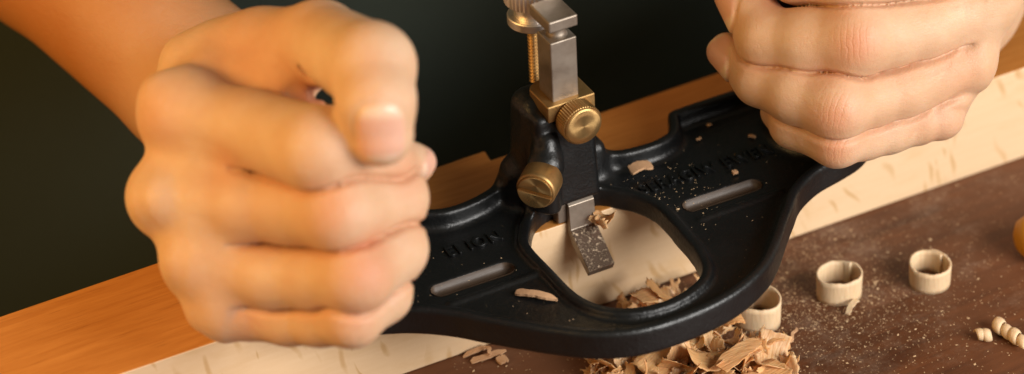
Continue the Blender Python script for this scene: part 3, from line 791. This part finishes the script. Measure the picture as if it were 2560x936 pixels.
def own_ribbon(px_, py_, z, L, wd, R, rot, label, seed, **kw):
    V, F = ribbon(L, wd, R, 0, .16, seed=seed, rag=2.2, **kw); p = on(px_, py_, 2, z)
    o = obj('wood_shaving', V, F, M_SHAV); o.location = Vector(p)*MM; o.rotation_euler = rot
    tag(o, label, 'wood shaving'); return o
own_ribbon(1928,892,TZ+6, 17,11,8,(.5,-.2,1.0),'wide cupped shaving at the right end of the heap with a bright edge',101,cone=.2)
own_ribbon(1872,900,TZ+7, 15,9,9,(1.2,.3,.4),'upright folded shaving between the straight splintered one and the wide cup',102,cone=-.3)
own_ribbon(1920,938,TZ+7, 13,11,20,(.2,.1,.2),'round flat orange shaving cut by the lower picture edge',103,cone=.1)
own_ribbon(1775,905,TZ+9, 20,9,9,(.1,.2,-.3),'deep brown cupped shaving with a pale rim in the middle of the heap',104,cone=.1)
own_ribbon(1650,905,TZ+8, 14,14,22,(.3,-.2,.35),'squarish flat pink shaving at the front left of the heap',105)
own_ribbon(1530,915,TZ+4, 18,11,14,(.2,.5,.2),'leftmost curled shaving of the heap below the iron rim',106,cone=.3)
own_ribbon(1698,895,TZ+9, 16,8,6,(.3,1.3,1.8),'tightly rolled tall shaving near the middle of the heap',107)
own_ribbon(1512,550,1.2, 9,6,4.5,(.3,.3,2.2),'crumpled brown shaving on the board behind the blade',108,cone=.4)
own_ribbon(1498,560,1.2, 8,4,4,(1.0,.4,1.2),'small brown curl tucked against the right side of the blade',109)
own_ribbon(1612,742,TZ+13, 12,7,22,(.2,.4,.5),'flat yellow shaving seen through the mouth of the plane',110)
own_ribbon(1650,733,TZ+12, 11,5,16,(.5,-.3,1.9),'narrow shaving seen through the mouth at its front corner',111)

# curled rings standing on the bench
def curl(name, px_, py_, R, Hh, gap_ang, turns, label, th=.7, tail=0, group=None, seed=0, tilt=(0,0)):
    p = on(px_, py_, 2, TZ); V = []; nu = 64; nv = 5; rs = random.Random(seed)
    for side in (0, 1):
        for i in range(nu+1):
            s = i/nu; a = gap_ang+s*turns*2*math.pi
            rr = R*(1+.05*math.sin(2*a+seed)+.03*math.sin(3*a+seed*2))-side*th+(s*turns)*th*1.25*(turns > 1)-R*.0
            if tail and s > .93: rr += (s-.93)/.07*tail
            for j in range(nv+1):
                t = j/nv
                zz = t*Hh*(1+.05*mnoise.noise(Vector((math.cos(a)*2, math.sin(a)*2, seed))))+(.25*mnoise.noise(Vector((s*40, seed, 3))) if j in (0, nv) else 0)
                V.append((rr*math.cos(a)*(1+.03*(t-.5)), rr*math.sin(a)*(1+.03*(t-.5)), max(0, zz)))
    m = (nu+1)*(nv+1); F = []; ix = lambda s, i, j: s*m+i*(nv+1)+j
    for i in range(nu):
        for j in range(nv):
            F.append((ix(0,i,j), ix(0,i+1,j), ix(0,i+1,j+1), ix(0,i,j+1))); F.append((ix(1,i,j), ix(1,i,j+1), ix(1,i+1,j+1), ix(1,i+1,j)))
        F.append((ix(0,i,0), ix(1,i,0), ix(1,i+1,0), ix(0,i+1,0))); F.append((ix(0,i,nv), ix(0,i+1,nv), ix(1,i+1,nv), ix(1,i,nv)))
    for j in range(nv):
        F.append((ix(0,0,j), ix(0,0,j+1), ix(1,0,j+1), ix(1,0,j))); F.append((ix(0,nu,j), ix(1,nu,j), ix(1,nu,j+1), ix(0,nu,j+1)))
    o = obj(name, V, F, M_CURL); o.location = Vector(p)*MM; o.rotation_euler = (tilt[0], tilt[1], 0)
    tag(o, label, 'wood curl', 'rings of curled wood on the bench'); return o
curl('wood_curl', 2095, 735, 6.3, 8.4, .3, 1.06, 'curled ring of pale wood standing on the bench, middle one of three', tail=-1.0, seed=2)
curl('wood_curl', 2321, 705, 6.1, 7.6, .2, 1.12, 'curled ring of pale wood standing alone on the bench farthest right', seed=5)
curl('wood_curl', 1892, 803, 6.6, 9.0, 1.2, 1.03, 'curled ring of pale wood half hidden behind the black iron rim', seed=9)
strip_at(((2118,788),(2148,755)), TZ+.4, 1.7, .5, 'wood_splinter', 'pale splinter leaning at the foot of the middle wood ring', 'splinter', bow=2.0, tip0=.8, seed=41, mat=M_CURL)

# small spiral curls at the lower right
def spiral(name, pa, pb, z, R0, R1, turns, wd, label, seed=0):
    a, b = on(*pa, 2, z), on(*pb, 2, z); d = b-a; L = np.linalg.norm(d); d /= L
    up = np.array([0, 0, 1.]); sd = np.cross(up, d); V = []; nu = int(26*turns); nv = 4
    for side in (0, 1):
        for i in range(nu+1):
            s = i/nu; an = s*turns*2*math.pi; R = R0+(R1-R0)*s+.25*math.sin(an*.5+seed)
            for j in range(nv+1):
                t = j/nv-.5; rr = R-side*.4-1.6*abs(t)**2*.9
                c = a+d*(L*s+t*wd)+(sd*math.cos(an)+up*math.sin(an))*rr
                V.append(c)
    m = (nu+1)*(nv+1); F = []; ix = lambda s, i, j: s*m+i*(nv+1)+j
    for i in range(nu):
        for j in range(nv):
            F.append((ix(0,i,j), ix(0,i,j+1), ix(0,i+1,j+1), ix(0,i+1,j))); F.append((ix(1,i,j), ix(1,i+1,j), ix(1,i+1,j+1), ix(1,i,j+1)))
        F.append((ix(0,i,0), ix(0,i+1,0), ix(1,i+1,0), ix(1,i,0))); F.append((ix(0,i,nv), ix(1,i,nv), ix(1,i+1,nv), ix(0,i+1,nv)))
    for j in range(nv):
        F.append((ix(0,0,j), ix(1,0,j), ix(1,0,j+1), ix(0,0,j+1))); F.append((ix(0,nu,j), ix(0,nu,j+1), ix(1,nu,j+1), ix(1,nu,j)))
    o = obj(name, V, F, M_CURL, origin=a); return tag(o, label, 'wood curl')
spiral('spiral_shaving', (2492,812), (2562,858), TZ+2.3, 2.4, 2.1, 3.6, 3.2, 'long corkscrew of pale wood on the bench running out of the right picture edge', 1)
spiral('spiral_shaving', (2446,838), (2470,836), TZ+1.9, 1.9, 2.2, 1.7, 2.6, 'short stubby corkscrew of pale wood left of the long one', 2)

# yellow handle end at the right picture edge
yp = on(2596, 590, 2, TZ+7.5)
V, F = lathe([(1,0),(4,.4),(6.3,2),(7.3,5),(7.3,12),(6.6,20),(7.2,30),(6.4,52),(4,60)], 40, axis=(1,-.15,0), at=yp+np.array([-7.2,1,0]))
tag(obj('tool_handle', V, F, M_YELLOW, origin=yp), 'rounded yellow handle end at the right picture edge on the bench', 'tool handle')

# sawdust and crumbs: nobody could count them
def specks(name, pts, smin, smax, label, mat):
    V, F = [], []
    for p in pts:
        s = random.uniform(smin, smax)*(2.2 if random.random() < .06 else 1); an = random.uniform(0, 6.28); e = random.uniform(.25, .8)
        ca, sa = math.cos(an)*s, math.sin(an)*s; k = len(V); hgt = s*random.uniform(.15, .5)
        V += [(p[0]-ca, p[1]-sa, p[2]), (p[0]+sa*e, p[1]-ca*e, p[2]+hgt*.2), (p[0]+ca, p[1]+sa, p[2]+hgt*.4), (p[0]-sa*e, p[1]+ca*e, p[2]), (p[0], p[1], p[2]+hgt)]
        F += [(k,k+1,k+4),(k+1,k+2,k+4),(k+2,k+3,k+4),(k+3,k,k+4),(k+3,k+2,k+1,k)]
    o = obj(name, V, F, mat, smooth=False); return tag(o, label, 'sawdust', kind='stuff')
pts = []
while len(pts) < 5200:
    if random.random() < .6: x, y = random.gauss(2010, 190), random.gauss(740, 95)
    else: x, y = random.uniform(1040, 2620), random.uniform(430, 980)
    p = on(x, y, 2, TZ+.03)
    if p[1] < 12.5: pts.append(p)
specks('sawdust', pts, .08, .34, 'fine pale sawdust scattered over the dark bench', M_CRUMB)
pts = []
while len(pts) < 170:
    if random.random() < .5:
        x, y = random.uniform(-60, 75), random.uniform(-44, 24)
    else: x, y = random.gauss(26, 9), random.gauss(8, 12)
    P2 = np.array([[x]]), np.array([[y]])
    if poly_sdf(OUT, *P2)[0,0] > -5.5 or poly_sdf(MOUTH, *P2)[0,0] < 5 or (abs(x) < 15 and y > 10): continue
    pts.append((x, y, 4.05))
specks('wood_crumbs', pts, .10, .34, 'tiny pale crumbs of wood on the black iron plate', M_CRUMB)
